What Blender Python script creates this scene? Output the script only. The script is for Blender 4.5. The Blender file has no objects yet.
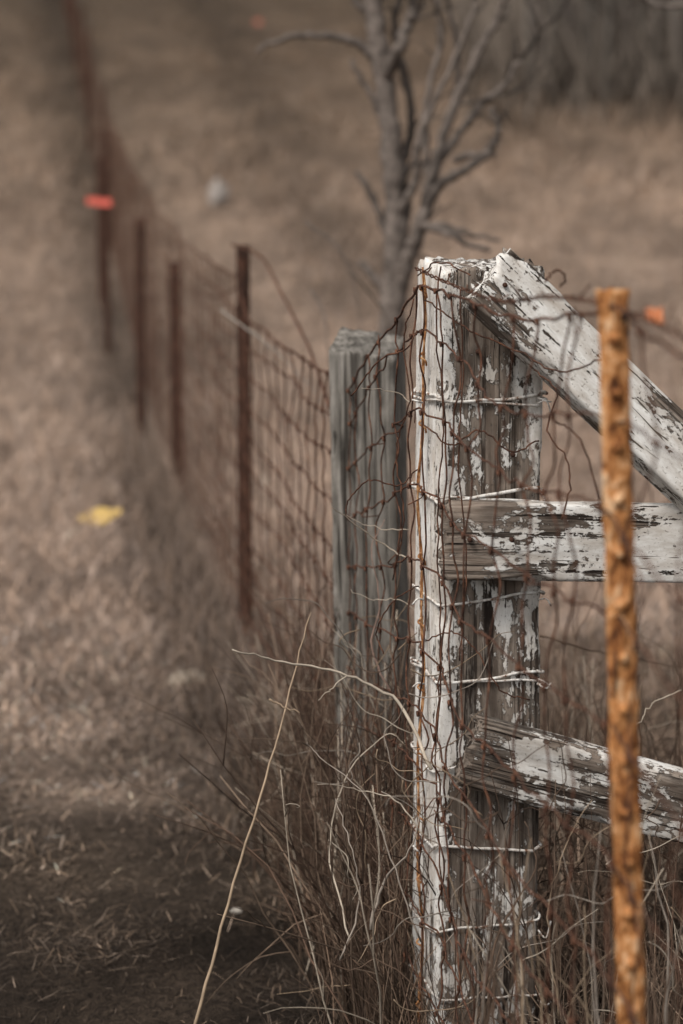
import bpy, math, random
import numpy as np
from mathutils import Vector, Matrix, noise as mnoise
random.seed(7); rng=np.random.default_rng(7)
F=1024*85/36.0; T=math.radians(8.5); EYE=1.52
def P(px,py,d):
    u=(px-341.5)/F; v=(512-py)/F
    dx,dy,dz=u,math.cos(T)+v*math.sin(T),-math.sin(T)+v*math.cos(T)
    s=d/dy
    return np.array([dx*s,d,EYE+dz*s])
# ---------------- terrain
_d=[-400,0,4.2,7.2,11.2,13,18,24,30,80,330]
_z=[-1.48,-1.48,-1.48,-1.51,-1.60,-1.57,-1.30,-.82,-.22,4.9,29]
_dd=np.linspace(-400,330,14601); _zz=np.interp(_dd,_d,_z)
k=np.hanning(121); k/=k.sum(); _zs=np.convolve(np.pad(_zz,60,mode='edge'),k,mode='valid')
def gz(x,y):
    x=np.asarray(x,float); y=np.asarray(y,float)
    z=np.interp(y,_dd,_zs)+EYE
    z=z+0.012*np.sin(x*5.1+y*2.3)+0.010*np.sin(x*9.7-y*6.1+1)+0.02*np.sin(x*1.3+y*.9)*np.clip(y/6,0,1)
    far=np.clip((y-15)/60,0,1)
    z=z+far*(0.5*np.sin(x*.06+.4)+.35*np.sin(x*.11+y*.05))-far*0.2
    return z
def fx(d): return 0.115+0.12*(3.8-d)
def lown(x,y):
    return (np.sin(x*.9+y*.31+1)+np.sin(x*.37-y*.52+2)+np.sin(x*1.9+y*.8)+np.sin(-x*2.7+y*1.4+4))/4
def patchn(x,y):
    return (np.sin(x*7.3+y*4.1+1)+np.sin(x*4.7-y*6.2+2)+np.sin(x*11.9+y*2.8)+np.sin(-x*13.7+y*9.4+4)+np.sin(x*3.1+y*8.4+.3))/5
def tuftn(x,y):
    return (np.sin(x*2.3+y*.7+1+1.3*np.sin(y*.5))+np.sin(x*1.4-y*.43+2+np.sin(x*1.1))+np.sin(x*3.9+y*.55+2*np.sin(y*.21))+np.sin(-x*4.7+y*1.3+4))/4
def gcol(x,y):
    x=np.asarray(x,float);y=np.asarray(y,float)
    ds=[0,4.3,4.9,5.8,7.5,18,26,34,48,80,300]
    r=np.interp(y,ds,[.066,.073,.118,.240,.39,.39,.325,.255,.185,.13,.11])
    g=np.interp(y,ds,[.048,.053,.087,.178,.288,.288,.236,.183,.131,.093,.079])
    b=np.interp(y,ds,[.035,.039,.064,.138,.226,.222,.176,.132,.092,.064,.055])
    c=np.stack([r,g,b],-1)
    c=c*(1+.13*lown(x,y))[...,None]
    c=c*(1+.32*tuftn(x,y)*np.clip((y-9)/6,0,1))[...,None]
    near=np.clip((8.5-y)/2,0,1)
    c=c*(1+.55*near*patchn(x,y))[...,None]
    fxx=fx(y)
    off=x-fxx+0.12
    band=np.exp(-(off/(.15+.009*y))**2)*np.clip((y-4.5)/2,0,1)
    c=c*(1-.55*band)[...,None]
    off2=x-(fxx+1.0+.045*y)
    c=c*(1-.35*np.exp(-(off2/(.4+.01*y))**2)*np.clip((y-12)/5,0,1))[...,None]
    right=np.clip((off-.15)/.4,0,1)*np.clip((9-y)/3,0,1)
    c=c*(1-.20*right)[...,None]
    wood=np.clip((x-.055*y)/1.6,0,1)*np.clip((y-36)/5,0,1)
    c=c*(1-wood[...,None])+wood[...,None]*np.array([.10,.08,.066])
    return c
# ---------------- mesh builder
class MB:
    def __init__(s): s.v=[];s.f=[];s.c=[];s.n=0
    def add(s,v,f,c=(1,1,1)):
        v=np.asarray(v,float); s.v.append(v)
        s.f+= [tuple(int(i)+s.n for i in q) for q in f]
        c=np.asarray(c,float)
        if c.ndim==1: c=np.tile(c,(len(v),1))
        s.c.append(c); s.n+=len(v)
    def tube(s,pts,rad,sides=5,col=(1,1,1)):
        p=np.asarray(pts,float); n=len(p)
        r=np.full(n,rad) if np.isscalar(rad) else np.asarray(rad,float)
        t=np.gradient(p,axis=0); t/=np.linalg.norm(t,axis=1)[:,None]+1e-12
        m=np.abs(t.mean(0)); ref=np.zeros(3); ref[np.argmin(m)]=1
        a=np.cross(t,ref); a/=np.linalg.norm(a,axis=1)[:,None]+1e-9
        b=np.cross(t,a)
        ang=np.arange(sides)*2*math.pi/sides
        v=p[:,None,:]+r[:,None,None]*(a[:,None,:]*np.cos(ang)[None,:,None]+b[:,None,:]*np.sin(ang)[None,:,None])
        f=[]
        for i in range(n-1):
            for j in range(sides):
                k2=(j+1)%sides
                f.append((i*sides+j,i*sides+k2,(i+1)*sides+k2,(i+1)*sides+j))
        f.append(tuple(range(sides))[::-1]); f.append(tuple((n-1)*sides+j for j in range(sides)))
        s.add(v.reshape(-1,3),f,col)
    def obj(s,name,mat,smooth=True,parent=None):
        me=bpy.data.meshes.new(name); me.from_pydata(np.concatenate(s.v).tolist(),[],s.f)
        ca=me.color_attributes.new("Col",'FLOAT_COLOR','POINT')
        c=np.concatenate(s.c); c=np.concatenate([c,np.ones((len(c),1))],1)
        ca.data.foreach_set("color",c.ravel().astype(np.float32))
        if smooth: me.polygons.foreach_set("use_smooth",[True]*len(me.polygons))
        me.materials.append(mat); me.update()
        o=bpy.data.objects.new(name,me); bpy.context.collection.objects.link(o)
        if parent: o.parent=parent
        return o
def smooth(pts,n=6):
    p=np.asarray(pts,float); p=np.vstack([2*p[0]-p[1],p,2*p[-1]-p[-2]]); out=[]
    for i in range(1,len(p)-2):
        for t in np.linspace(0,1,n,endpoint=False):
            out.append(.5*((2*p[i])+(-p[i-1]+p[i+1])*t+(2*p[i-1]-5*p[i]+4*p[i+1]-p[i+2])*t*t+(-p[i-1]+3*p[i]-3*p[i+1]+p[i+2])*t**3))
    out.append(p[-2]); return np.array(out)
# ---------------- materials
def newmat(name):
    m=bpy.data.materials.new(name); m.use_nodes=True; nt=m.node_tree
    return m,nt,nt.nodes,nt.links,nt.nodes["Principled BSDF"]
def noise_n(nd,lk,vec,scale,detail=6,rough=.6,dist=0):
    n=nd.new("ShaderNodeTexNoise"); n.inputs["Scale"].default_value=scale; n.inputs["Detail"].default_value=detail
    n.inputs["Roughness"].default_value=rough; n.inputs["Distortion"].default_value=dist
    if vec is not None: lk.new(vec,n.inputs["Vector"])
    return n.outputs["Fac"]
def ramp(nd,lk,fac,stops):
    r=nd.new("ShaderNodeValToRGB"); e=r.color_ramp.elements
    while len(e)<len(stops): e.new(.5)
    for el,(p,c) in zip(e,stops):
        el.position=p; el.color=(c,c,c,1) if not isinstance(c,tuple) else (*c,1)
    lk.new(fac,r.inputs[0]); return r.outputs[0]
def mapping(nd,lk,vec,scale,loc=(0,0,0)):
    m=nd.new("ShaderNodeMapping"); m.inputs["Scale"].default_value=scale; m.inputs["Location"].default_value=loc
    lk.new(vec,m.inputs["Vector"]); return m.outputs[0]
def mix(nd,lk,fac,a,b,mode='MIX'):
    m=nd.new("ShaderNodeMix"); m.data_type='RGBA'; m.blend_type=mode
    for s,v in ((m.inputs[0],fac),(m.inputs[6],a),(m.inputs[7],b)):
        if hasattr(v,'links') : lk.new(v,s)
        elif isinstance(v,tuple): s.default_value=(*v,1)
        else: s.default_value=v
    return m.outputs[2]
def math_n(nd,lk,op,a,b=None,clamp=False):
    m=nd.new("ShaderNodeMath"); m.operation=op; m.use_clamp=clamp
    for s,v in ((m.inputs[0],a),(m.inputs[1],b)):
        if v is None: continue
        if hasattr(v,'links'): lk.new(v,s)
        else: s.default_value=v
    return m.outputs[0]
def bump(nd,lk,h,strength,dist,normal=None):
    b=nd.new("ShaderNodeBump"); b.inputs["Strength"].default_value=strength; b.inputs["Distance"].default_value=dist
    lk.new(h,b.inputs["Height"])
    if normal is not None: lk.new(normal,b.inputs["Normal"])
    return b.outputs[0]
def attr_mat(name,rough=.9,var=.35,scale=40,bmp=0):
    m,nt,nd,lk,bs=newmat(name)
    a=nd.new("ShaderNodeAttribute"); a.attribute_name="Col"
    tc=nd.new("ShaderNodeTexCoord").outputs["Object"]
    n=noise_n(nd,lk,tc,scale)
    r=ramp(nd,lk,n,[(.3,1-var),(.7,1+var)])
    c=mix(nd,lk,1.0,a.outputs["Color"],r,'MULTIPLY')
    lk.new(c,bs.inputs["Base Color"]); bs.inputs["Roughness"].default_value=rough
    bs.inputs["Specular IOR Level"].default_value=.2
    if bmp: lk.new(bump(nd,lk,n,.6,bmp),bs.inputs["Normal"])
    return m
def wood_mat(name,paint=0.5,seed=0.0,base=(.155,.118,.092),dark=(.030,.021,.016),light=(.31,.255,.21),fade=None,fl=1.0,bd=.004):
    m,nt,nd,lk,bs=newmat(name)
    tc=nd.new("ShaderNodeTexCoord").outputs["Object"]
    v=mapping(nd,lk,tc,(1,1,1),(seed,seed*.7,seed*.3))
    g=noise_n(nd,lk,mapping(nd,lk,v,(1,1,.045)),120,9,.7,.6)
    g2=noise_n(nd,lk,mapping(nd,lk,v,(1,1,.08)),35,5,.6,1.2)
    crk=noise_n(nd,lk,mapping(nd,lk,v,(1,1,.03)),60,3,.5,.4)
    crk2=noise_n(nd,lk,mapping(nd,lk,v,(1,1,.02)),150,3,.5,.3)
    col=mix(nd,lk,ramp(nd,lk,g,[(.38,0.),(.62,1.)]),base,light)
    col=mix(nd,lk,ramp(nd,lk,g2,[(.42,.75),(.56,0.)]),col,tuple(.5*(b+d) for b,d in zip(base,dark)))
    crack=ramp(nd,lk,crk,[(.345,1.),(.39,0.)])
    crack2=ramp(nd,lk,crk2,[(.37,.8),(.42,0.)])
    crack=math_n(nd,lk,'MAXIMUM',crack,crack2)
    col=mix(nd,lk,crack,col,dark)
    blot=noise_n(nd,lk,mapping(nd,lk,v,(1,1,.5)),14,6,.7,.5)
    col=mix(nd,lk,1.0,col,ramp(nd,lk,blot,[(.35,.58),(.62,1.2)]),'MULTIPLY')
    h=math_n(nd,lk,'MULTIPLY',g,.6); h=math_n(nd,lk,'SUBTRACT',h,crack)
    if paint>0:
        big=noise_n(nd,lk,mapping(nd,lk,v,(1,1,.42)),10.5,3,.5,.3)
        med=noise_n(nd,lk,mapping(nd,lk,v,(1,1,.48)),42,7,.70,.4)
        fin=noise_n(nd,lk,mapping(nd,lk,v,(1,1,.6)),150,4,.7,.3)
        s=math_n(nd,lk,'ADD',math_n(nd,lk,'MULTIPLY',big,.45),math_n(nd,lk,'MULTIPLY',med,.62))
        s=math_n(nd,lk,'ADD',s,math_n(nd,lk,'MULTIPLY',g,.08))
        s=math_n(nd,lk,'ADD',s,math_n(nd,lk,'MULTIPLY',fin,.15*fl))
        s=math_n(nd,lk,'SUBTRACT',s,math_n(nd,lk,'MULTIPLY',crack,.06))
        if fade:
            sp=nd.new("ShaderNodeSeparateXYZ"); lk.new(tc,sp.inputs[0])
            mr=nd.new("ShaderNodeMapRange"); mr.inputs[1].default_value=fade[0]; mr.inputs[2].default_value=fade[1]
            mr.inputs[3].default_value=fade[2]; mr.inputs[4].default_value=fade[3]
            lk.new(sp.outputs[2],mr.inputs[0]); s=math_n(nd,lk,'ADD',s,mr.outputs[0])
            mx=nd.new("ShaderNodeMapRange"); mx.inputs[1].default_value=-.085; mx.inputs[2].default_value=-.05
            mx.inputs[3].default_value=fade[4]; mx.inputs[4].default_value=0
            lk.new(sp.outputs[0],mx.inputs[0]); s=math_n(nd,lk,'ADD',s,mx.outputs[0])
        th=.575+.075*fl+ (0.5-paint)*.34
        mask=ramp(nd,lk,s,[(th-.003,0.),(th+.004,1.)])
        edge=ramp(nd,lk,s,[(th-.024,0.),(th-.003,1.),(th+.003,0.)])
        haze=ramp(nd,lk,noise_n(nd,lk,mapping(nd,lk,v,(1,1,.2)),60,6,.75),[(.52,0.),(.72,.5)])
        col=mix(nd,lk,haze,col,(.46,.41,.355))
        col=mix(nd,lk,math_n(nd,lk,'MULTIPLY',edge,.8),col,dark)
        dirt=noise_n(nd,lk,mapping(nd,lk,v,(1,1,.3)),55,8,.75)
        pc=mix(nd,lk,ramp(nd,lk,dirt,[(.36,.0),(.60,1.)]),(.52,.475,.425),(.77,.75,.715))
        stn=noise_n(nd,lk,mapping(nd,lk,v,(1,1,.25)),22,5,.6,.5)
        pc=mix(nd,lk,ramp(nd,lk,stn,[(.48,0.),(.70,.7)]),pc,(.38,.315,.255))
        spk=noise_n(nd,lk,mapping(nd,lk,v,(1,1,.7)),210,4,.7)
        pc=mix(nd,lk,ramp(nd,lk,spk,[(.35,.75),(.41,0.)]),pc,(.18,.145,.115))
        sp1=noise_n(nd,lk,mapping(nd,lk,v,(1,1,.09)),130,2,.5,.8)
        cr=ramp(nd,lk,sp1,[(.285,1.),(.33,0.)])
        pc=mix(nd,lk,cr,pc,(.13,.105,.085))
        col=mix(nd,lk,mask,col,pc)
        hp=math_n(nd,lk,'SUBTRACT',.95,math_n(nd,lk,'MULTIPLY',cr,.5))
        hp=math_n(nd,lk,'ADD',hp,math_n(nd,lk,'MULTIPLY',dirt,.25))
        mm=nd.new("ShaderNodeMix"); lk.new(mask,mm.inputs[0]); lk.new(h,mm.inputs[2]); lk.new(hp,mm.inputs[3])
        h=mm.outputs[0]
    lk.new(col,bs.inputs["Base Color"]); bs.inputs["Roughness"].default_value=.85
    bs.inputs["Specular IOR Level"].default_value=.2
    lk.new(bump(nd,lk,h,.95,bd),bs.inputs["Normal"])
    return m
def rust_mat(name,stops,scale=60,bd=.002):
    m,nt,nd,lk,bs=newmat(name)
    tc=nd.new("ShaderNodeTexCoord").outputs["Object"]
    n=noise_n(nd,lk,mapping(nd,lk,tc,(1,1,.45)),scale,8,.7,.4)
    lk.new(ramp(nd,lk,n,stops),bs.inputs["Base Color"]); bs.inputs["Roughness"].default_value=.9
    bs.inputs["Specular IOR Level"].default_value=.15
    lk.new(bump(nd,lk,n,.9,bd),bs.inputs["Normal"]); return m
M_rustO=rust_mat("orange_rust",[(.35,(.075,.030,.014)),(.44,(.25,.095,.032)),(.53,(.52,.235,.085)),(.63,(.74,.49,.29))],70,.004)
M_rustD=rust_mat("dark_rust",[(.35,(.022,.013,.010)),(.5,(.048,.025,.018)),(.65,(.10,.048,.031))],60)
M_wire=rust_mat("rusty_wire",[(.35,(.028,.016,.012)),(.5,(.080,.038,.025)),(.65,(.19,.088,.052))],90,.0005)
M_wireO=rust_mat("orange_rusty_wire",[(.38,(.10,.045,.02)),(.5,(.30,.13,.05)),(.62,(.55,.34,.18))],120,.0006)
M_wirew=rust_mat("white_painted_wire",[(.40,(.16,.08,.05)),(.46,(.5,.45,.40)),(.6,(.78,.76,.72))],70,.0006)
# ---------------- world / camera / sun
sc=bpy.context.scene
w=bpy.data.worlds.new("World"); sc.world=w; w.use_nodes=True
nt=w.node_tree; sky=nt.nodes.new("ShaderNodeTexSky"); sky.sky_type='NISHITA'; sky.sun_disc=False
SE,SR=math.radians(50),math.radians(-140)
sky.sun_elevation=SE; sky.sun_rotation=SR; sky.dust_density=3
hs=nt.nodes.new("ShaderNodeHueSaturation"); hs.inputs["Saturation"].default_value=.07
nt.links.new(sky.outputs[0],hs.inputs["Color"])
nt.links.new(hs.outputs[0],nt.nodes["Background"].inputs[0]); nt.nodes["Background"].inputs[1].default_value=.138
sl=bpy.data.lights.new("sun","SUN"); sl.energy=2.5; sl.angle=math.radians(15); sl.color=(1,.94,.87)
so=bpy.data.objects.new("sun",sl); bpy.context.collection.objects.link(so)
sd=Vector((math.sin(SR)*math.cos(SE),math.cos(SR)*math.cos(SE),math.sin(SE)))
so.rotation_euler=sd.to_track_quat('Z','Y').to_euler(); so.location=(-5,-5,8)
cd=bpy.data.cameras.new("camera"); cd.lens=85; cd.sensor_fit='VERTICAL'; cd.sensor_height=36; cd.sensor_width=24
cd.clip_end=1000; cd.clip_start=.05
co=bpy.data.objects.new("camera",cd); bpy.context.collection.objects.link(co)
co.location=(0,0,EYE); co.rotation_euler=(math.radians(90)-T,0,0)
cd.dof.use_dof=True; cd.dof.focus_distance=3.68; cd.dof.aperture_fstop=3.45
sc.camera=co
sc.view_settings.view_transform='Standard'; sc.view_settings.look='None'; sc.view_settings.exposure=0
# ---------------- ground
def axis(lo,hi,n,p=3.0):
    t=np.linspace(-1,1,n); a=np.sign(t)*np.abs(t)**p
    return np.where(a<0,-a*lo,a*hi)
xs=axis(-200,200,241); xs=np.abs(axis(200,200,241))*np.sign(np.linspace(-1,1,241)); ys=np.concatenate([np.linspace(-60,1.5,25)[:-1],np.linspace(1.5,14,240),np.geomspace(14.2,320,140)])
X,Y=np.meshgrid(xs,ys); Z=gz(X,Y)
nx,ny=len(xs),len(ys)
V=np.stack([X,Y,Z],-1).reshape(-1,3)
Fc=[(j*nx+i,j*nx+i+1,(j+1)*nx+i+1,(j+1)*nx+i) for j in range(ny-1) for i in range(nx-1)]
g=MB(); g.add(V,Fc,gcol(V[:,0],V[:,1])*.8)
mg,nt,nd,lk,bs=newmat("ground_soil_thatch")
a=nd.new("ShaderNodeAttribute"); a.attribute_name="Col"
tc=nd.new("ShaderNodeTexCoord").outputs["Object"]
n1=noise_n(nd,lk,tc,2.2,10,.7); n2=noise_n(nd,lk,mapping(nd,lk,tc,(1,.5,1)),60,8,.75,1.5)
c=mix(nd,lk,1.0,a.outputs["Color"],ramp(nd,lk,n1,[(.3,.5),(.7,1.45)]),'MULTIPLY')
c=mix(nd,lk,1.0,c,ramp(nd,lk,n2,[(.35,.3),(.65,1.6)]),'MULTIPLY')
lk.new(c,bs.inputs["Base Color"]); bs.inputs["Roughness"].default_value=1; bs.inputs["Specular IOR Level"].default_value=.1
lk.new(bump(nd,lk,n2,1,.03),bs.inputs["Normal"])
g.obj("ground",mg)
# ---------------- grass
def blades(x,y,L,wd,lean,bend,colr,z0=0,phi=None):
    n=len(x); z=gz(x,y)+z0
    phi=rng.uniform(0,2*math.pi,n) if phi is None else phi
    b=np.stack([x,y,z],-1)
    def dirv(t): return np.stack([np.cos(phi)*np.sin(t),np.sin(phi)*np.sin(t),np.cos(t)],-1)
    m=b+dirv(lean)*(L*.5)[:,None]; tip=m+dirv(lean+bend)*(L*.5)[:,None]
    wa=rng.uniform(0,2*math.pi,n)
    side=np.stack([np.cos(wa),np.sin(wa),np.zeros(n)],-1)*(wd*.5)[:,None]
    v=np.stack([b-side,b+side,m-side*.8,m+side*.8,tip],1).reshape(-1,3)
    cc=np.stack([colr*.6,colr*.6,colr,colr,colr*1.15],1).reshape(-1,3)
    return v,cc
def grass_obj(name,sets,mat):
    v=np.concatenate([s[0] for s in sets]); c=np.concatenate([s[1] for s in sets]); n=len(v)//5
    base=(np.arange(n)*5)[:,None]
    li=np.concatenate([base+np.array([[0,1,3,2]]),base+np.array([[2,3,4]])],1).ravel()
    me=bpy.data.meshes.new(name); me.vertices.add(len(v)); me.vertices.foreach_set("co",v.ravel())
    me.loops.add(len(li)); me.loops.foreach_set("vertex_index",li.astype(np.int32))
    me.polygons.add(2*n)
    st=np.concatenate([np.arange(n)[:,None]*7,np.arange(n)[:,None]*7+4],1).ravel()
    me.polygons.foreach_set("loop_start",st.astype(np.int32))
    me.update(calc_edges=True); me.validate()
    ca=me.color_attributes.new("Col",'FLOAT_COLOR','POINT')
    c=np.clip(c,0,1); c=np.concatenate([c,np.ones((len(c),1))],1); ca.data.foreach_set("color",c.ravel().astype(np.float32))
    me.materials.append(mat); o=bpy.data.objects.new(name,me); bpy.context.collection.objects.link(o); return o
M_grass=attr_mat("dry_grass_blades",.85,.25,2.5)
def vcol(x,y,n,k=1.0,sp=.45):
    c=gcol(x,y)*k
    br=np.exp(rng.normal(0,sp,n)); t=rng.uniform(-.06,.06,n)
    return c*br[:,None]*np.stack([1+t,np.ones(n),1-t*1.3],-1)
sets=[]
n=190000; y=2.6+5.2*rng.random(n)**1.0; x=rng.uniform(-1,1,n)*(0.17*y+1.1)
q=rng.random(n)<np.clip(.62+1.1*patchn(x*1.3,y*1.3)+(y-5.5)*.4,.12,1); x=x[q];y=y[q];n=len(x)
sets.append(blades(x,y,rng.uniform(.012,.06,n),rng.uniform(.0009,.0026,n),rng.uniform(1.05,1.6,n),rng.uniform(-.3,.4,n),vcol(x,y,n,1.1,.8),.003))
n=24000; y=2.6+5.2*rng.random(n); x=rng.uniform(-1,1,n)*(0.17*y+1.1)
q=patchn(x*1.3,y*1.3)>-.05; x=x[q];y=y[q];n=len(x); kk=.3+.9*np.clip(patchn(x*1.3,y*1.3),0,1)
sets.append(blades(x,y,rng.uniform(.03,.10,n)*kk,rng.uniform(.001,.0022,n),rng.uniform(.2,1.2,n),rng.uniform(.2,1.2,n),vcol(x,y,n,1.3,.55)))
n=140000; y=6.0*(34/6.0)**rng.random(n); x=rng.uniform(-1,1,n)*(0.17*y+2)
tuft=.6+.5*tuftn(x*1.7,y*1.7)
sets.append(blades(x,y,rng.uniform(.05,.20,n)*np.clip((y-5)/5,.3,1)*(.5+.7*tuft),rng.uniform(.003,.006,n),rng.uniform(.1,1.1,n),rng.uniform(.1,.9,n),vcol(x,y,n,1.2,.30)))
n=90000; y=17*(110/17)**rng.random(n); x=rng.uniform(-1,1,n)*(0.2*y+5); kk=np.clip((y-14)/14,.3,1)*(.7+.5*tuftn(x*.8,y*.8))
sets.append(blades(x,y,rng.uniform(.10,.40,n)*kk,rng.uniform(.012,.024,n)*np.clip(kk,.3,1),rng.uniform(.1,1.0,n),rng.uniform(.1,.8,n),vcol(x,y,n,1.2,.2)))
grass_obj("dry_grass",sets,M_grass)
sets=[]
def keep(x,y):
    return ~((x>.05)&(x<.34)&(y<3.75)&(rng.random(len(x))<.85))
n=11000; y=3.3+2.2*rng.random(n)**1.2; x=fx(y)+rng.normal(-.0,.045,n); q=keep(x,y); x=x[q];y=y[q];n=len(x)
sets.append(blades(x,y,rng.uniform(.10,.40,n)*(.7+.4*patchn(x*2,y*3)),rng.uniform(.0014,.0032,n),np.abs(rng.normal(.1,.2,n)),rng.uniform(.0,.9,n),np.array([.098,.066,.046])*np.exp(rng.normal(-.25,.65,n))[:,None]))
n=6000; y=5+8*rng.random(n)**1.3; x=fx(y)+rng.normal(-.02,.10,n)
sets.append(blades(x,y,rng.uniform(.08,.24,n),rng.uniform(.0020,.0045,n),rng.uniform(.0,.5,n),rng.uniform(.1,1.0,n),vcol(x,y,n,.95,.4)))
n=17000; y=3.2+4*rng.random(n); x=fx(y)+rng.uniform(.1,1.8,n); q=keep(x,y); x=x[q];y=y[q];n=len(x)
sets.append(blades(x,y,rng.uniform(.14,.42,n)*np.clip((8-y)/3,.4,1)*(.8+.5*patchn(x*2,y*2)),rng.uniform(.0015,.0035,n),rng.uniform(.05,.7,n),rng.uniform(.1,1.1,n),np.array([.180,.130,.096])*np.exp(rng.normal(-.15,.6,n))[:,None]))
n=1300; y=2.75+.6*rng.random(n); x=.20+rng.random(n)*.75
sets.append(blades(x,y,rng.uniform(.12,.36,n),rng.uniform(.0014,.003,n),rng.uniform(.0,.55,n),rng.uniform(.0,.9,n),np.array([.14,.10,.072])*np.exp(rng.normal(-.2,.6,n))[:,None]))
grass_obj("tall_dry_grass",sets,M_grass)
# ---------------- weeds
M_stem=attr_mat("dead_stems",.85,.35,30)
wb=MB()
def stem(base,h,lean,ang,r,col,br=0,curl=.3):
    n=7; pts=[np.array(base,float)]; th=lean; a=ang
    for i in range(n):
        th+=random.gauss(curl/n,.13); a+=random.gauss(0,.3)
        pts.append(pts[-1]+h/n*np.array([math.cos(a)*math.sin(th),math.sin(a)*math.sin(th),math.cos(th)]))
    wb.tube(pts,np.linspace(r,r*.35,n+1),4,col)
    for _ in range(br):
        i=random.randint(2,n-1)
        stem(pts[i],h*random.uniform(.15,.38),th+random.uniform(-1,1),a+random.uniform(-2,2),r*.55,col,0,.5)
def scol():
    k=random.random(); b=math.exp(random.gauss(0,.35))
    base=(.068,.042,.029) if k<.62 else ((.16,.112,.080) if k<.91 else (.36,.30,.235))
    return [c*b for c in base]
for i in range(950):
    y=random.uniform(3.35,5.8) if i%3 else random.uniform(3.85,4.7); x=fx(y)+random.gauss(-.0,.05)
    if x>.06 and y<3.75 and random.random()<.8: continue
    stem((x,y,gz(x,y)-.01),random.uniform(.18,.68)*(1 if y<5 else .7),abs(random.gauss(0,.16)),random.uniform(0,6.28),random.uniform(.0010,.0024),scol(),random.randint(0,5),random.uniform(-.4,.8))
for i in range(500):
    y=random.uniform(2.9,5.0); x=random.uniform(.26,.85) + (y-3.5)*.08
    if x<.34 and y<3.8 and random.random()<.6: continue
    stem((x,y,gz(x,y)-.01),random.uniform(.2,.62),abs(random.gauss(0,.25)),random.uniform(0,6.28),random.uniform(.001,.0022),scol(),random.randint(0,5),random.uniform(-.4,1.0))
wb.obj("dry_weeds",M_stem)
tw=MB()
def twig(pts,r,col,n=6): 
    p=smooth([P(*q) for q in pts],n); p=p+rng.normal(0,.0012,p.shape)
    tw.tube(p,np.linspace(r,r*.35,len(p)),5,col)
pale=(.46,.39,.31); straw=(.30,.22,.15); brn=(.11,.072,.05); gr=(.28,.235,.195)
twig([(432,770,3.55),(405,712,3.6),(378,688,3.6),(330,670,3.58),(275,660,3.55),(234,651,3.5)],.0032,pale)
twig([(345,676,3.58),(330,690,3.57),(318,700,3.56)],.0012,pale)
twig([(195,1024,3.35),(228,905,3.45),(265,780,3.6),(290,690,3.7),(309,612,3.8)],.0028,straw)
twig([(270,700,3.66),(283,706,3.64),(300,712,3.6)],.0018,straw)
twig([(420,940,3.5),(395,870,3.5),(368,800,3.55),(320,757,3.6),(306,742,3.6)],.0016,gr)
twig([(426,838,3.55),(395,800,3.55),(360,790,3.55),(318,783,3.5)],.0014,pale)
twig([(410,560,3.9),(385,545,3.9),(350,520,3.85),(330,505,3.8)],.0015,pale)
twig([(410,530,3.9),(375,528,3.9),(345,515,3.9)],.0010,pale)
twig([(413,405,3.8),(395,392,3.8),(362,388,3.75)],.0011,pale)
twig([(425,620,3.9),(400,600,3.9),(372,600,3.9),(350,590,3.9)],.0010,pale)
twig([(370,930,3.6),(385,880,3.6),(410,850,3.55),(424,800,3.55)],.0028,gr)
twig([(340,960,3.6),(360,905,3.6),(352,850,3.6),(335,800,3.7)],.0018,gr)
twig([(430,1000,3.4),(380,960,3.4),(350,970,3.4),(310,950,3.4)],.0014,brn)
twig([(400,700,3.9),(390,640,4.0),(400,560,4.1),(395,500,4.1)],.0018,brn)
twig([(330,690,5.2),(300,640,5.4),(270,585,5.6),(250,560,5.7)],.0030,brn)
twig([(270,600,5.6),(300,620,5.4),(330,575,5.2),(345,560,5.2)],.0022,brn)
twig([(540,635,4.2),(590,650,4.2),(640,660,4.2),(683,668,4.2)],.0018,brn)
twig([(683,690,3.8),(655,702,3.8),(640,720,3.8),(620,740,3.8)],.0014,pale)
twig([(560,870,4.2),(600,885,4.2),(650,880,4.2),(683,890,4.2)],.0018,brn)
twig([(510,950,3.3),(522,900,3.3),(505,850,3.3),(515,800,3.3)],.0018,brn)
twig([(480,1010,3.3),(500,930,3.3),(535,870,3.3),(525,820,3.3)],.002,brn)
twig([(560,1020,3.3),(548,930,3.3),(560,860,3.3),(590,800,3.3)],.0015,straw)
twig([(395,700,4.1),(372,650,4.1),(380,600,4.1),(372,550,4.1),(385,520,4.1)],.0018,(.3,.2,.16))
twig([(350,940,3.7),(330,850,3.8),(345,780,3.8),(385,735,3.8),(405,745,3.8)],.0016,pale)
twig([(220,310,6.3),(262,340,6.1),(300,375,6.0),(325,405,5.9)],.0030,(.24,.21,.18))
twig([(305,222,6.8),(340,250,6.8),(355,290,6.8),(362,338,6.8)],.0045,(.15,.12,.10))
twig([(312,290,6.8),(325,320,6.8),(330,370,6.8)],.0035,(.18,.15,.13))
twig([(350,270,7),(375,300,7),(388,325,7),(395,345,7)],.005,(.10,.077,.06))
for i in range(46):
    d=random.uniform(2.8,3.2); px=random.uniform(470,683); py0=1075; hgt=random.uniform(80,250)
    dx=random.gauss(0,32)
    twig([(px,py0,d),(px+dx*.3+random.gauss(0,9),py0-hgt*.5,d),(px+dx,py0-hgt,d+.02)],random.uniform(.0010,.0020),np.array(random.choice([brn,brn,straw,gr]))*random.uniform(.6,1.1),4)
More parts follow.
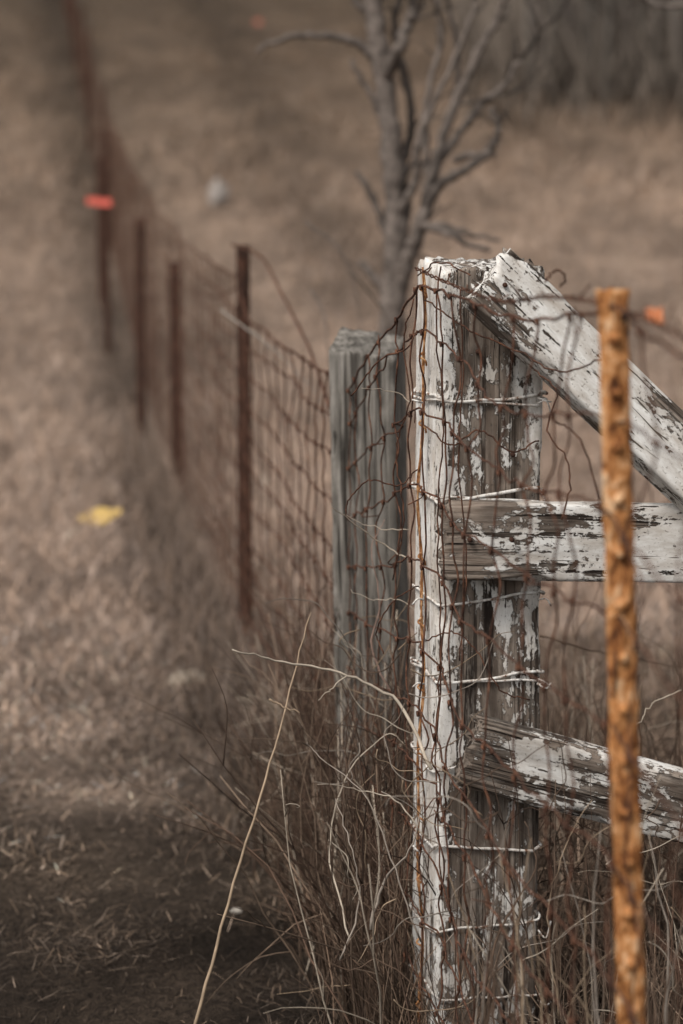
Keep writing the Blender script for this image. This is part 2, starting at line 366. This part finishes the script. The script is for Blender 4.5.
for i in range(56):
    if i<34: d=random.uniform(3.4,4.3); px=random.gauss(392,22); py=random.uniform(600,1000)
    else: d=random.uniform(3.1,3.6); px=random.uniform(430,680); py=random.uniform(760,1020)
    p=[P(px,py,d)]; a=random.uniform(0,6.28)
    for k_ in range(7):
        a+=random.gauss(0,.45); p.append(p[-1]+.026*np.array([math.cos(a),random.gauss(0,.3),math.sin(a)*.8+.2]))
    tw.tube(smooth(p,4),np.linspace(.0011,.0005,29),4,np.array(random.choice([pale,gr,brn,straw]))*random.uniform(.6,1))
tw.obj("dry_twigs",M_stem)
# ---------------- wooden parts
def rrect(wx,wy,r,per=10,ncorner=4):
    pts=[]
    hx,hy=wx/2,wy/2
    cs=[(hx-r,-hy+r,-90),(hx-r,hy-r,0),(-hx+r,hy-r,90),(-hx+r,-hy+r,180)]
    for q,(cx,cy,a0) in enumerate(cs):
        for k in range(ncorner):
            a=math.radians(a0+90*k/(ncorner-1)); pts.append((cx+r*math.cos(a),cy+r*math.sin(a)))
        nx_,ny_,na=cs[(q+1)%4]
        a=math.radians(a0+90); e=(cx+r*math.cos(a),cy+r*math.sin(a)); s2=(nx_+r*math.cos(a),ny_+r*math.sin(a))
        for k in range(1,per): pts.append((e[0]+(s2[0]-e[0])*k/per,e[1]+(s2[1]-e[1])*k/per))
    return np.array(pts)
def wood(name,wx,wy,L,r,mat,seed,rings=160,rough=.003,crack=.006,topcut=(0,0,0),parent=None,matx=None,endrag=.004,per=14,cth=.30,hf=1.0):
    prof=rrect(wx,wy,r,per,4); m=len(prof); v=[];f=[]
    for i in range(rings+1):
        z=L*i/rings
        for (a,b) in prof:
            n=math.hypot(a,b); q=Vector((a*30*hf+seed,b*30*hf,z*2.2)); d=mnoise.noise(q)*rough
            d+=mnoise.noise(Vector((a*90+seed,b*90,z*9)))*rough*.5*hf
            if crack>0:
                c=mnoise.noise(Vector((a*75+seed*3,b*75,z*1.1+5)))
                if c>cth: d-=min((c-cth)*4,1)*crack
            corner=(abs(a)>wx/2-r*1.1)and(abs(b)>wy/2-r*1.1)
            if corner:
                e=mnoise.noise(Vector((a*20+seed*2,b*20,z*14))); d-=max(0,e-.1)*.018*min(1,wx/.1)
            zz=z
            if i>rings-8:
                t=(i-(rings-8))/8
                zz=z+t*(topcut[0]*a/wx+topcut[1]*b/wy+endrag*2*mnoise.noise(Vector((a*60+seed,b*60,3)))); 
                if i==rings: d-=.0025
            if i<3: zz=z+(3-i)/3*endrag*2*mnoise.noise(Vector((a*60+seed,b*60,9)))
            v.append((a*(1+d/n),b*(1+d/n),zz))
    for i in range(rings):
        for j in range(m):
            k2=(j+1)%m; f.append((i*m+j,i*m+k2,(i+1)*m+k2,(i+1)*m+j))
    for end in (0,rings):
        prev=[end*m+j for j in range(m)]
        for s in (.8,.55,.3,.08):
            cur=[]
            for j in range(m):
                x0,y0,z0=v[end*m+j]
                zc=L if end else 0
                zc+= (topcut[0]*x0*s/wx+topcut[1]*y0*s/wy) if end else 0
                cur.append(len(v)); v.append((x0*s,y0*s,zc+min(.007,endrag)*mnoise.noise(Vector((x0*s*50+seed,y0*s*50,end)))-(.003 if end else -.003)*(1-s)))
            for j in range(m):
                k2=(j+1)%m; q=(prev[j],prev[k2],cur[k2],cur[j]); f.append(q if end else q[::-1])
            prev=cur
        f.append(tuple(prev) if end else tuple(prev[::-1]))
    b=MB(); b.add(v,f); o=b.obj(name,mat,True,parent)
    if matx is not None: o.matrix_world=matx
    return o
fence=bpy.data.objects.new("white_wooden_rail_fence",None); bpy.context.collection.objects.link(fence)
PX,PY=.216,3.80; base=float(gz(PX,PY)); TH=math.radians(12)
top=P(480,264,3.8)[2]; PL=top-base+.25
def mpost(x,y,z,th,tx=0,ty=0): return Matrix.Translation((x,y,z))@Matrix.Rotation(tx,4,'X')@Matrix.Rotation(ty,4,'Y')@Matrix.Rotation(th,4,'Z')
wood("corner_post",.168,.165,PL,.010,wood_mat("flaking_white_paint_post",.475,3.1,fade=(.2,PL,-.045,.012,.09),fl=1.3),1.3,260,.0035,.006,(.0,.01,0),fence,mpost(PX,PY,base-.25,TH),.008,22,.34)
D=np.array([math.cos(math.radians(8)),math.sin(math.radians(8)),0]); 
fpx,fpy=PX+D[0]*2.3,PY+D[1]*2.3
wood("line_post",.15,.15,1.45,.012,wood_mat("flaking_white_paint_far_post",.5,8.2),4.4,80,.003,.006,(0,0,0),fence,mpost(fpx,fpy,float(gz(fpx,fpy))-.25,math.radians(8)))
def rail(name,S,slope,L,wd,th,mat,seed,yaw=8,roll=0,**kw):
    yw=math.radians(yaw); s=math.radians(slope)
    z=Vector((math.cos(yw)*math.cos(s),math.sin(yw)*math.cos(s),-math.sin(s)))
    yv=Vector((-math.sin(yw),math.cos(yw),0)); xv=yv.cross(z).normalized()
    R=Matrix((xv,yv,z)).transposed().to_4x4()@Matrix.Rotation(math.radians(roll),4,'Z')
    return wood(name,wd,th,L,.006,mat,seed,int(L*110),.0025,.004,kw.get('cut',(0,0,0)),fence,Matrix.Translation(Vector(S))@R,.009,12,.34)
m1=wood_mat("flaking_white_paint_brace",.66,11.7,fl=1.4); m2=wood_mat("flaking_white_paint_rail",.68,17.3,fade=(0,.14,-.15,.0,.0),fl=1.4); m3=wood_mat("flaking_white_paint_low_rail",.64,23.9,fade=(0,.10,-.12,.0,.0),fl=1.4)
S=P(487,277,3.655); rail("diagonal_brace",S,42.5,1.80,.110,.050,m1,2.2,8,-16)
S=P(443,540,3.675); rail("middle_rail",S,2.0,2.36,.122,.040,m2,5.2,8,0)
S=P(468,750,3.675); rail("dropped_lower_rail",S,16.5,1.62,.112,.040,m3,7.7,8,8)
kb=MB()
for (px,py,d) in ((513,455,3.712),(478,352,3.705),(512,540,3.648),(470,540,3.652),(505,285,3.63),(492,752,3.65)):
    c0=P(px,py,d)
    kb.tube([c0+np.array([0,.01,0]),c0+np.array([0,-.002,0]),c0+np.array([0,-.0035,0])],[.0038,.0038,.002],10)
kb.obj("nail_heads",M_rustD,True,fence)
ww=MB(); prof=rrect(.168+.009,.165+.009,.013,5,4)
R=Matrix.Rotation(TH,3,'Z')
for py,thk in ((398,.0025),(403,.0020),(497,.0028),(501,.0018),(600,.0022),(679,.0024),(684,.0020),(766,.0022),(851,.0024),(930,.002),(1000,.002)):
    z0=P(480,py,3.7)[2]; tl=random.uniform(-.008,.008); pts=[]
    ph=random.uniform(0,6)
    for k2,(a,b) in enumerate(list(prof)+[prof[0]]):
        q=R@Vector((a,b,0)); pts.append((PX+q.x+random.gauss(0,.0006),PY+q.y,z0+tl*a/.08+.004*math.sin(k2*.55+ph)+random.gauss(0,.0012)))
    ww.tube(smooth(pts,3),thk,6)
    if py in (403,600,684,851):
        a0=P(424,py,3.68)
        ww.tube(smooth([a0,a0+np.array([-.01,-.012,.004]),a0+np.array([-.018,-.008,random.uniform(-.012,.012)])],4),.0016,5)
    b0=P(538,py,3.72)
    if random.random()<.5: ww.tube(smooth([b0,b0+np.array([.012,-.01,random.uniform(-.01,.01)]),b0+np.array([.02,-.004,random.uniform(-.02,.02)])],4),.0013,5)
ww.obj("wire_wraps",M_wirew,True,fence)
gx,gy=P(371,500,4.6)[0],4.6; gb=float(gz(gx,gy)); gt=P(371,343,4.6)[2]
wood("weathered_fence_post",.130,.115,gt-gb+.2,.010,wood_mat("grey_weathered_wood",0,31.0,(.160,.145,.125),(.034,.028,.023),(.30,.275,.245),bd=.002),9.1,220,.0022,0,(-.016,.035,0),None,mpost(gx+.016,gy,gb-.2,math.radians(-12),0,math.radians(-1.0)),.0025,16,.36,.6)
# ---------------- steel posts
def tpost(name,x,y,ztop,mat,width=.034,leanx=0,leany=0,rough=.0012,studs=True,rings=160,web=.03):
    zb=float(gz(x,y))-.15; L=ztop-zb; w2=width/2; t=.0045
    prof=[]
    def seg(a,b,n): 
        for k in range(n): prof.append((a[0]+(b[0]-a[0])*k/n,a[1]+(b[1]-a[1])*k/n))
    seg((-w2,0),(w2,0),10); seg((w2,0),(w2,t),2); seg((w2,t),(t*.6,t*1.5),4); seg((t*.6,t*1.5),(t*.5,web),5); seg((t*.5,web),(-t*.5,web),2); seg((-t*.5,web),(-t*.6,t*1.5),5); seg((-t*.6,t*1.5),(-w2,t),4); seg((-w2,t),(-w2,0),2)
    m=len(prof); v=[];f=[]
    for i in range(rings+1):
        z=L*i/rings
        for a,b in prof:
            n1=mnoise.noise(Vector((a*120+y,b*120,z*45)))+.7*mnoise.noise(Vector((a*260,b*260+y,z*110)))
            n2=mnoise.noise(Vector((a*90+y+9,b*120,z*40)))+.6*mnoise.noise(Vector((a*90+y+9,b*120,z*120)))
            flare=1+.12*math.exp(-((z-L)/.012)**2) if rough>.001 else 1
            v.append((a*flare*(1+n2*rough*55)+leanx*(z-L),b+n1*rough*1.8-.004*(1-(a/w2)**2)*(b<t)+leany*(z-L),z+(mnoise.noise(Vector((a*200,b*100,5)))*.004 if i==rings else 0)))
    for i in range(rings):
        for j in range(m):
            k2=(j+1)%m; f.append((i*m+j,i*m+k2,(i+1)*m+k2,(i+1)*m+j))
    f.append(tuple(range(m))[::-1]); f.append(tuple(rings*m+j for j in range(m)))
    b=MB(); b.add(v,f)
    if studs:
        z=L-.05
        while z>.2:
            c=np.array([leanx*(z-L),leany*(z-L),z]); b.tube([c+[0,.002,0],c+[0,-.008,0],c+[0,-.011,0]],[.008,.006,.003],6); z-=.055
    o=b.obj(name,mat,True); o.location=(x,y,zb); return o
p=P(613,290,2.46); 
o=tpost("rusty_steel_post",p[0],2.46,p[2],M_rustO,.0305,-.042,0,.0015,True,520)
tops=[(243,245,7.2),(175,262,11.0),(140,218,13.2),(104,165,16.6),(99,158,18.8)]
for (px,py,d) in tops:
    q=P(px,py,d); tpost("rusty_steel_post",q[0],d,q[2],M_rustD,.040 if d<9 else .052,random.uniform(-.01,.01),0,.0008,False,40)
d=22.5
while d<75:
    x=fx(d)+random.uniform(-.05,.05)
    tpost("rusty_steel_post",x,d,float(gz(x,d))+random.uniform(1.1,1.35),M_rustD,.050,random.uniform(-.03,.03),0,.0008,False,12); d+=random.uniform(3.6,5.0)
# ---------------- woven wire
wf=MB()
def sc_(d): return np.interp(d,[0,3.7,4.6,6.9,7.4,9,11,13,90],[1,1,.80,.80,.88,.92,.97,1,1])
hs_=[.10,.20,.30,.405,.515,.63,.745,.86,.975,1.09,1.195,1.29]
ph=rng.uniform(0,6.28,(len(hs_),4))
def wpos(d,i,hh=None):
    h=hs_[i] if hh is None else hh
    s=sc_(d); kf=.95 if d<4 else (.6 if d<7 else .42)
    common=-.03*math.sin(math.pi*((d-7.2)%3.8)/3.8) if d>7.2 else 0
    # slack panel between the near steel post and the corner post droops and bellies out
    if 2.46<d<3.66: common=-.035*math.sin(math.pi*(d-2.46)/1.2)*(h/1.29)
    sag=kf*(.018*math.sin(d*1.1+ph[i,0])+.012*math.sin(d*2.9+ph[i,1])+.006*math.sin(d*8+ph[i,3]))+common
    lat=kf*(.012*math.sin(d*2.2+ph[i,2]*.3)+.008*math.sin(d*5.3+ph[i,3]*.3)+.003*math.sin(d*13+ph[i,1]))
    if 2.46<d<3.66: lat-=.022*math.sin(math.pi*(d-2.46)/1.2)*math.sin(math.pi*h/1.35)
    if 3.62<d<3.95: lat=-.006
    x=fx(d)+lat-.004
    return np.array([x,d,float(np.interp(d,_dd,_zs))+EYE+h*s+sag*(1 if h>.12 else .3)])
stays=[];d=1.2
while d<22: stays.append(d); d+=random.uniform(.14,.17)+(0 if d<5.2 else .045)
while d<75: stays.append(d); d+=.6
for i in range(len(hs_)):
    ds=[1.1]
    while ds[-1]<76: ds.append(ds[-1]+(.036 if ds[-1]<9 else (.1 if ds[-1]<22 else .6)))
    pts=[]
    for d_ in ds:
        q=wpos(d_,i)
        if d_<9: q=q+rng.normal(0,.0016 if d_<6 else .0008,3); q[2]+=.004*abs(math.sin(d_*math.pi/.155*1.0))
        pts.append(q)
    k_=1 if i not in(0,len(hs_)-1) else 1.3
    wf.tube(pts,np.interp(ds,[0,4.5,6,12,22,76],[.0016,.0016,.0026,.0032,.0027,.0022])*k_,5)
for si,sd_ in enumerate(stays):
    pts=[]
    near=sd_<9; kj=1.2 if sd_<4.2 else .55; dj=random.uniform(-.04,.04)*kj; ph2=random.uniform(0,6)
    for i in range(len(hs_)):
        j=(random.uniform(-.016,.016)+.012*math.sin(i*1.1+ph2))*kj if near else 0
        a=wpos(sd_+j+dj*i/8,i); pts.append(a)
        if i<len(hs_)-1:
            b=wpos(sd_+random.uniform(-.018,.018)*kj+dj*i/8,i+1)
            for t in (.33,.66): pts.append(a*(1-t)+b*t+np.array([random.gauss(0,.003)*kj,random.gauss(0,.008)*kj,0]))
        if near:
            kd=a+np.array([-.002,0,0]); 
            wf.tube([kd+[-.001,-.007,-.003],kd+[-.002,-.003,.003],kd+[.002,.002,-.003],kd+[.001,.007,.003]],.0020,5)
            if random.random()<.20 and sd_<5:
                wf.tube(smooth([kd,kd+[random.uniform(-.012,.012),-.01,random.uniform(-.01,.014)],kd+[random.uniform(-.024,.024),-.015,random.uniform(-.024,.024)]],3),.0010,4)
    wf.tube(smooth(pts,3) if near else pts,.0014 if sd_<5 else (.0020 if sd_<9 else .0020),4)
for pts,r in (([(232,244,7.2),(262,258,6.9),(285,300,6.5),(310,350,6.0),(330,408,5.2)],.0042),
              ([(196,290,9.5),(215,297,8.6),(243,285,7.2)],.0035),
              ([(545,283,3.0),(552,274,3.0),(560,270,3.0),(565,278,3.0),(560,286,3.0)],.0013),
              ([(555,420,3.1),(580,440,3.1),(600,500,3.1)],.0013),
              ([(440,266,3.7),(436,330,3.68),(444,420,3.69),(437,520,3.68),(441,640,3.68),(436,760,3.69),(442,900,3.68)],.0013),
              ([(460,290,3.6),(463,380,3.6),(458,460,3.6),(466,560,3.6),(460,660,3.6)],.0012),
              ([(414,300,3.75),(404,340,3.8),(409,400,3.8),(396,450,3.85),(404,520,3.85),(392,580,3.9)],.0012),
              ([(418,275,3.72),(440,262,3.6),(470,275,3.55)],.0012),
              ([(425,300,3.70),(470,330,3.58),(520,352,3.56),(560,372,3.4),(600,360,3.1)],.0013),
              ([(418,330,3.70),(405,350,3.66),(380,360,3.66),(352,395,3.7)],.0013),
              ([(418,470,3.70),(398,486,3.66),(372,480,3.66),(350,497,3.7),(345,515,3.7)],.0012),
              ([(418,585,3.70),(395,600,3.66),(376,630,3.7),(384,655,3.7)],.0012),
              ([(425,425,3.66),(452,445,3.6),(480,430,3.58),(512,452,3.58),(538,440,3.6)],.0013),
              ([(425,640,3.66),(455,632,3.6),(480,655,3.58),(500,690,3.58),(530,700,3.6)],.0012),
              ([(535,370,3.6),(556,392,3.5),(548,430,3.5),(570,470,3.4),(562,520,3.4)],.0013)):
    p=smooth([P(*q) for q in pts],8); wf.tube(p+rng.normal(0,.0011,p.shape),r,5)
tp=smooth([P(*q) for q in [(415,268,3.72),(450,284,3.45),(500,301,3.1),(545,297,2.8),(600,303,2.5),(650,322,2.28),(700,345,2.1)]],24)
tt=np.arange(len(tp))
for s_ in (0,math.pi):
    wf.tube(tp+np.stack([np.zeros(len(tp)),.0016*np.cos(tt*.9+s_),.0020*np.sin(tt*.9+s_)],-1)+rng.normal(0,.0004,tp.shape),.0012,5)
for i in range(8,len(tp)-4,13):
    c0=tp[i]
    for s_ in (-1,1):
        wf.tube(smooth([c0+[0,0,-.002*s_],c0+[.004*s_,-.004,.003],c0+[.010*s_+random.gauss(0,.003),-.006,.008+random.gauss(0,.006)]],4),.0011,5)
wf.obj("woven_wire_fence",M_wire)
ow=MB()
for k2 in range(2):
    pts=[]
    for i in range(120):
        t=i/119; z=top-.003-t*(top-base)
        pts.append((PX-.0905+.0012*math.sin(t*70+k2*3.14)+.004*math.sin(t*17)+.002*math.sin(t*41),PY-.040+.001*math.cos(t*70+k2*3.14),z))
    ow.tube(pts,.0017,5)
for i in range(12):
    z=top-.03-i*.105
    c=np.array([PX-.090,PY-.045,z]); ow.tube(smooth([c,c+[-.005,-.006,-.006],c+[.004,-.008,-.012],c+[.006,-.003,-.02]],4),.0018,5)
ow.obj("terminal_wires",M_wireO,True,fence)
# ---------------- tree
tb=MB(); TD=8.0; sc8=TD/F
bark=(.122,.100,.086)
def rtwig(p0,dirv,L,r,depth,up=.25):
    n=max(4,int(L/.05)); pts=[np.array(p0,float)]; dv=np.array(dirv,float); dv/=np.linalg.norm(dv)
    for i in range(n):
        dv=dv+rng.normal(0,.20,3)+np.array([0,0,up*.25]); dv/=np.linalg.norm(dv); pts.append(pts[-1]+dv*L/n)
    tb.tube(pts,np.linspace(r,r*.45,n+1),5 if r>.004 else 4,np.array(bark)*random.uniform(.35,.8))
    if depth>0:
        for _ in range(random.randint(1,3)):
            i=random.randint(1,n-1); sd=rng.normal(0,1,3); nd_=dv+sd*.75
            rtwig(pts[i],nd_,L*random.uniform(.4,.7),max(.0026,r*.6),depth-1,up)
def limb(pts,n=8,sub=0,L=.35,tip=True,kr=1.15):
    pp=smooth([P(a,b,c) for a,b,c,r in pts],n); rr=kr*np.interp(np.linspace(0,1,len(pp)),np.linspace(0,1,len(pts)),[r*sc8 for *_,r in pts])
    rr=rr*(1+.08*rng.normal(0,1,len(rr)))
    pp=pp+rng.normal(0,.003,pp.shape)
    tb.tube(pp,rr,10 if rr[0]>.012 else 6,np.array(bark)*random.uniform(.85,1.2))
    for _ in range(sub):
        i=random.randint(len(pp)//4,len(pp)-2); t=pp[i+1]-pp[i]; t/=np.linalg.norm(t)
        s=rng.normal(0,1,3); rtwig(pp[i],t*1.3+s*.6,L*random.uniform(.4,1.0),max(.0036,rr[i]*.36),1)
    if tip:
        t=pp[-1]-pp[-3]; rtwig(pp[-1],t,.35,max(.003,rr[-1]*.9),1)
limb([(386,620,8,15),(388,480,8,13.5),(391,340,8,12),(394,290,8,11),(397,240,8,10),(393,170,8,9.5),(388,110,8,9),(380,50,8,8.5),(372,-5,8,8),(365,-120,8,6),(372,-300,8,4),(368,-480,8,2)],8,5,.3)
limb([(372,-60,8,5),(350,-160,8,4),(300,-260,8,3),(280,-400,8,2)],8,6,.5)
limb([(368,-140,8,5),(410,-240,8,4),(450,-330,8,3),(470,-450,8,2)],8,6,.5)
limb([(398,300,8,7),(408,262,7.95,6.5),(420,225,7.9,6),(432,180,7.9,5.2),(447,125,7.9,4.5),(470,70,7.9,3.8),(500,10,7.9,3.2),(520,-60,7.8,2.5)],8,6,.35)
limb([(394,200,8,5),(405,160,8.1,4.2),(412,110,8.1,3.8),(400,60,8.1,3.4),(395,20,8.1,3),(405,-30,8.1,2.6)],8,4,.25)
limb([(386,80,8,6),(398,50,7.9,5.2),(410,20,7.9,4.6),(418,-20,7.9,4),(440,-120,7.9,3)],8,4,.25)
limb([(378,60,8,5),(360,45,8,4),(335,37,8,3.2),(300,36,8,2.6),(275,42,8,2.1),(256,50,8,1.6)],8,1,.10,False)
limb([(374,20,8,4),(360,5,8,3.5),(345,-20,8,3)],6,1,.15)
limb([(425,205,7.9,5),(445,180,7.85,4.2),(468,168,7.8,3.8),(490,150,7.8,3.4),(498,130,7.8,3),(492,110,7.8,2.4)],8,4,.10,False)
limb([(440,160,7.9,4),(462,130,7.9,3.4),(485,100,7.9,3),(505,85,7.9,2.6),(520,60,7.9,2.2)],8,5,.13)
limb([(455,160,7.9,3.2),(475,155,7.8,2.8),(495,154,7.8,2.4)],6,1,.08,False)
limb([(420,225,7.9,4),(445,232,7.8,3),(470,245,7.8,2.5),(490,250,7.8,2)],6,1,.08,False)
limb([(418,232,7.9,3.5),(440,225,7.9,2.8),(470,235,7.9,2.2),(500,240,7.9,1.6)],6,1,.08,False)
limb([(392,300,8,5),(375,280,8,4),(362,262,8,3.4)],6,1,.08,False)
limb([(396,255,8,4),(384,225,8,3.4),(372,195,8,2.8),(356,170,8,2.2)],6,1,.08,False)
limb([(405,262,8,4),(420,240,8.1,3.6),(452,110,8.1,3),(458,60,8.1,2.6),(450,10,8.1,2.2)],8,4,.2)
limb([(430,190,7.9,3.5),(425,140,7.9,3.2),(428,90,7.9,2.8),(440,40,7.9,2.4),(438,-10,7.9,2)],8,4,.2)
limb([(392,150,8,4),(378,110,8,3),(366,85,8,2.4),(350,60,8,1.8)],8,1,.1,False)
limb([(400,210,7.9,4),(415,180,7.85,3.4),(418,140,7.8,3),(432,110,7.8,2.6),(462,40,7.8,2.2),(476,0,7.8,2)],8,4,.16)
limb([(372,-200,8,5),(450,-190,7.8,4),(560,-120,7.6,3.5),(620,-30,7.5,3),(650,2,7.5,2.4),(690,8,7.5,1.6)],8,2,.2,False)
tb.obj("bare_tree",attr_mat("tree_bark",.9,.5,35,.004))
# ---------------- distant woods
dw=MB()
for i in range(620):
    y=37+40*random.random()**1.2; x=.060*y+.6+random.random()**1.2*30
    if i>500: y=90+random.random()*60; x=random.uniform(-60,60)
    z=float(gz(x,y)); H=random.uniform(6,12); r=random.uniform(.03,.10)
    col=np.array(random.choice([(.12,.10,.088),(.15,.13,.112),(.09,.075,.064),(.21,.18,.155)]))*.85
    pts=[(x+random.gauss(0,.05)*k*1.2+random.uniform(-.02,.02),y+random.gauss(0,.1),z-.2+H*k/6) for k in range(7)]
    dw.tube(pts,np.linspace(r,r*.2,7),5,col)
    for _ in range(7):
        k=random.uniform(.15,.95); j=int(k*6); p0=np.array(pts[j]); a=random.uniform(0,6.28); L=random.uniform(.8,2.4)
        p1=p0+[math.cos(a)*L*.5,math.sin(a)*L*.5,L*.35]; p2=p0+[math.cos(a)*L*.8,math.sin(a)*L*.8,L*.9]
        dw.tube([p0,p1,p2],[r*.35,r*.22,r*.08],4,col)
for i in range(3600):
    y=33+36*random.random()**1.2; x=.045*y+.2+random.random()**1.3*22; z=float(gz(x,y)); L=random.uniform(.3,2.0)*np.clip((y-31)/6,.3,1); a=random.uniform(0,6.28)
    col=np.array((.16,.13,.105))*random.uniform(.5,1.4)
    dw.tube([(x,y,z),(x+.1*L*math.cos(a),y,z+L*.5),(x+.35*L*math.cos(a),y+.3*math.sin(a),z+L)],[.018,.012,.004],3,col)
dw.obj("distant_woods",attr_mat("woods_bark",.9,.3,3))
# ---------------- small things
def simple(name,col,rough=.7):
    m,nt,nd,lk,bs=newmat(name); tc=nd.new("ShaderNodeTexCoord").outputs["Object"]
    n=noise_n(nd,lk,tc,30); lk.new(mix(nd,lk,ramp(nd,lk,n,[(.35,0.),(.65,1.)]),tuple(c*.6 for c in col),col),bs.inputs["Base Color"]); bs.inputs["Roughness"].default_value=rough; return m
def patch(name,c,ux,uy,uz,mat,nu=9,nv=5,curl=.2):
    b=MB(); v=[];f=[]
    for i in range(nu):
        s=-1+2*i/(nu-1)
        for j in range(nv):
            t=-1+2*j/(nv-1); wd=math.sqrt(max(.04,1-s*s)) if curl>0 else 1
            v.append(np.array(c)+np.array(ux)*s+np.array(uy)*t*wd+np.array(uz)*(abs(curl)*(s*s+.5*t*t)+.15*math.sin(s*5+t*2)))
    for i in range(nu-1):
        for j in range(nv-1): f.append((i*nv+j,(i+1)*nv+j,(i+1)*nv+j+1,i*nv+j+1))
    b.add(v,f); return b.obj(name,mat)
def groundpt(px,py):
    for d in np.arange(2.5,120,.02):
        q=P(px,py,d)
        if q[2]<=float(gz(q[0],d)): return q
    return q
q=groundpt(100,528); Lf=simple("yellow_leaf_mat",(.64,.43,.13))
patch("yellow_leaf",q+[0,0,.045],(.090,.01,.012),(0,.05,.026),(0,-.02,.05),Lf)
def rib(name,px,py,d,wpx,hpx,col):
    k=d/F; patch(name,P(px,py,d),(wpx*k/2,0,-.1*wpx*k/2),(0,.01,hpx*k/2),(0,-.02,.01),simple(name+"_mat",col),9,4,-.3)
rib("marker_ribbon",99,202,16.4,24,7,(.70,.11,.07))
rib("marker_ribbon",258,22,50,7,5,(.45,.13,.08))
rib("marker_ribbon",653,318,2.32,18,15,(.52,.17,.06))
def rock(name,c,s,col,seed):
    import bmesh
    bm=bmesh.new(); bmesh.ops.create_icosphere(bm,subdivisions=3,radius=1)
    for v in bm.verts:
        v.co*=1+.35*mnoise.noise(v.co*1.3+Vector((seed,0,0)))+.12*mnoise.noise(v.co*4+Vector((seed,0,0)))
        v.co=Vector((v.co.x*s[0],v.co.y*s[1],v.co.z*s[2]))
    me=bpy.data.meshes.new(name); bm.to_mesh(me); bm.free(); me.materials.append(simple(name+"_mat",col,.9))
    for p_ in me.polygons: p_.use_smooth=True
    o=bpy.data.objects.new(name,me); bpy.context.collection.objects.link(o); o.location=c
q=groundpt(218,205); rock("field_rock",q+[0,0,.10],(.11,.12,.16),(.33,.29,.26),1)
q=groundpt(190,682); rock("field_rock",q+[0,0,.0],(.07,.05,.03),(.32,.26,.20),4)
q=groundpt(236,912); rock("field_rock",q+[0,0,.002],(.012,.010,.006),(.42,.38,.33),8)
bpy.context.view_layer.update()
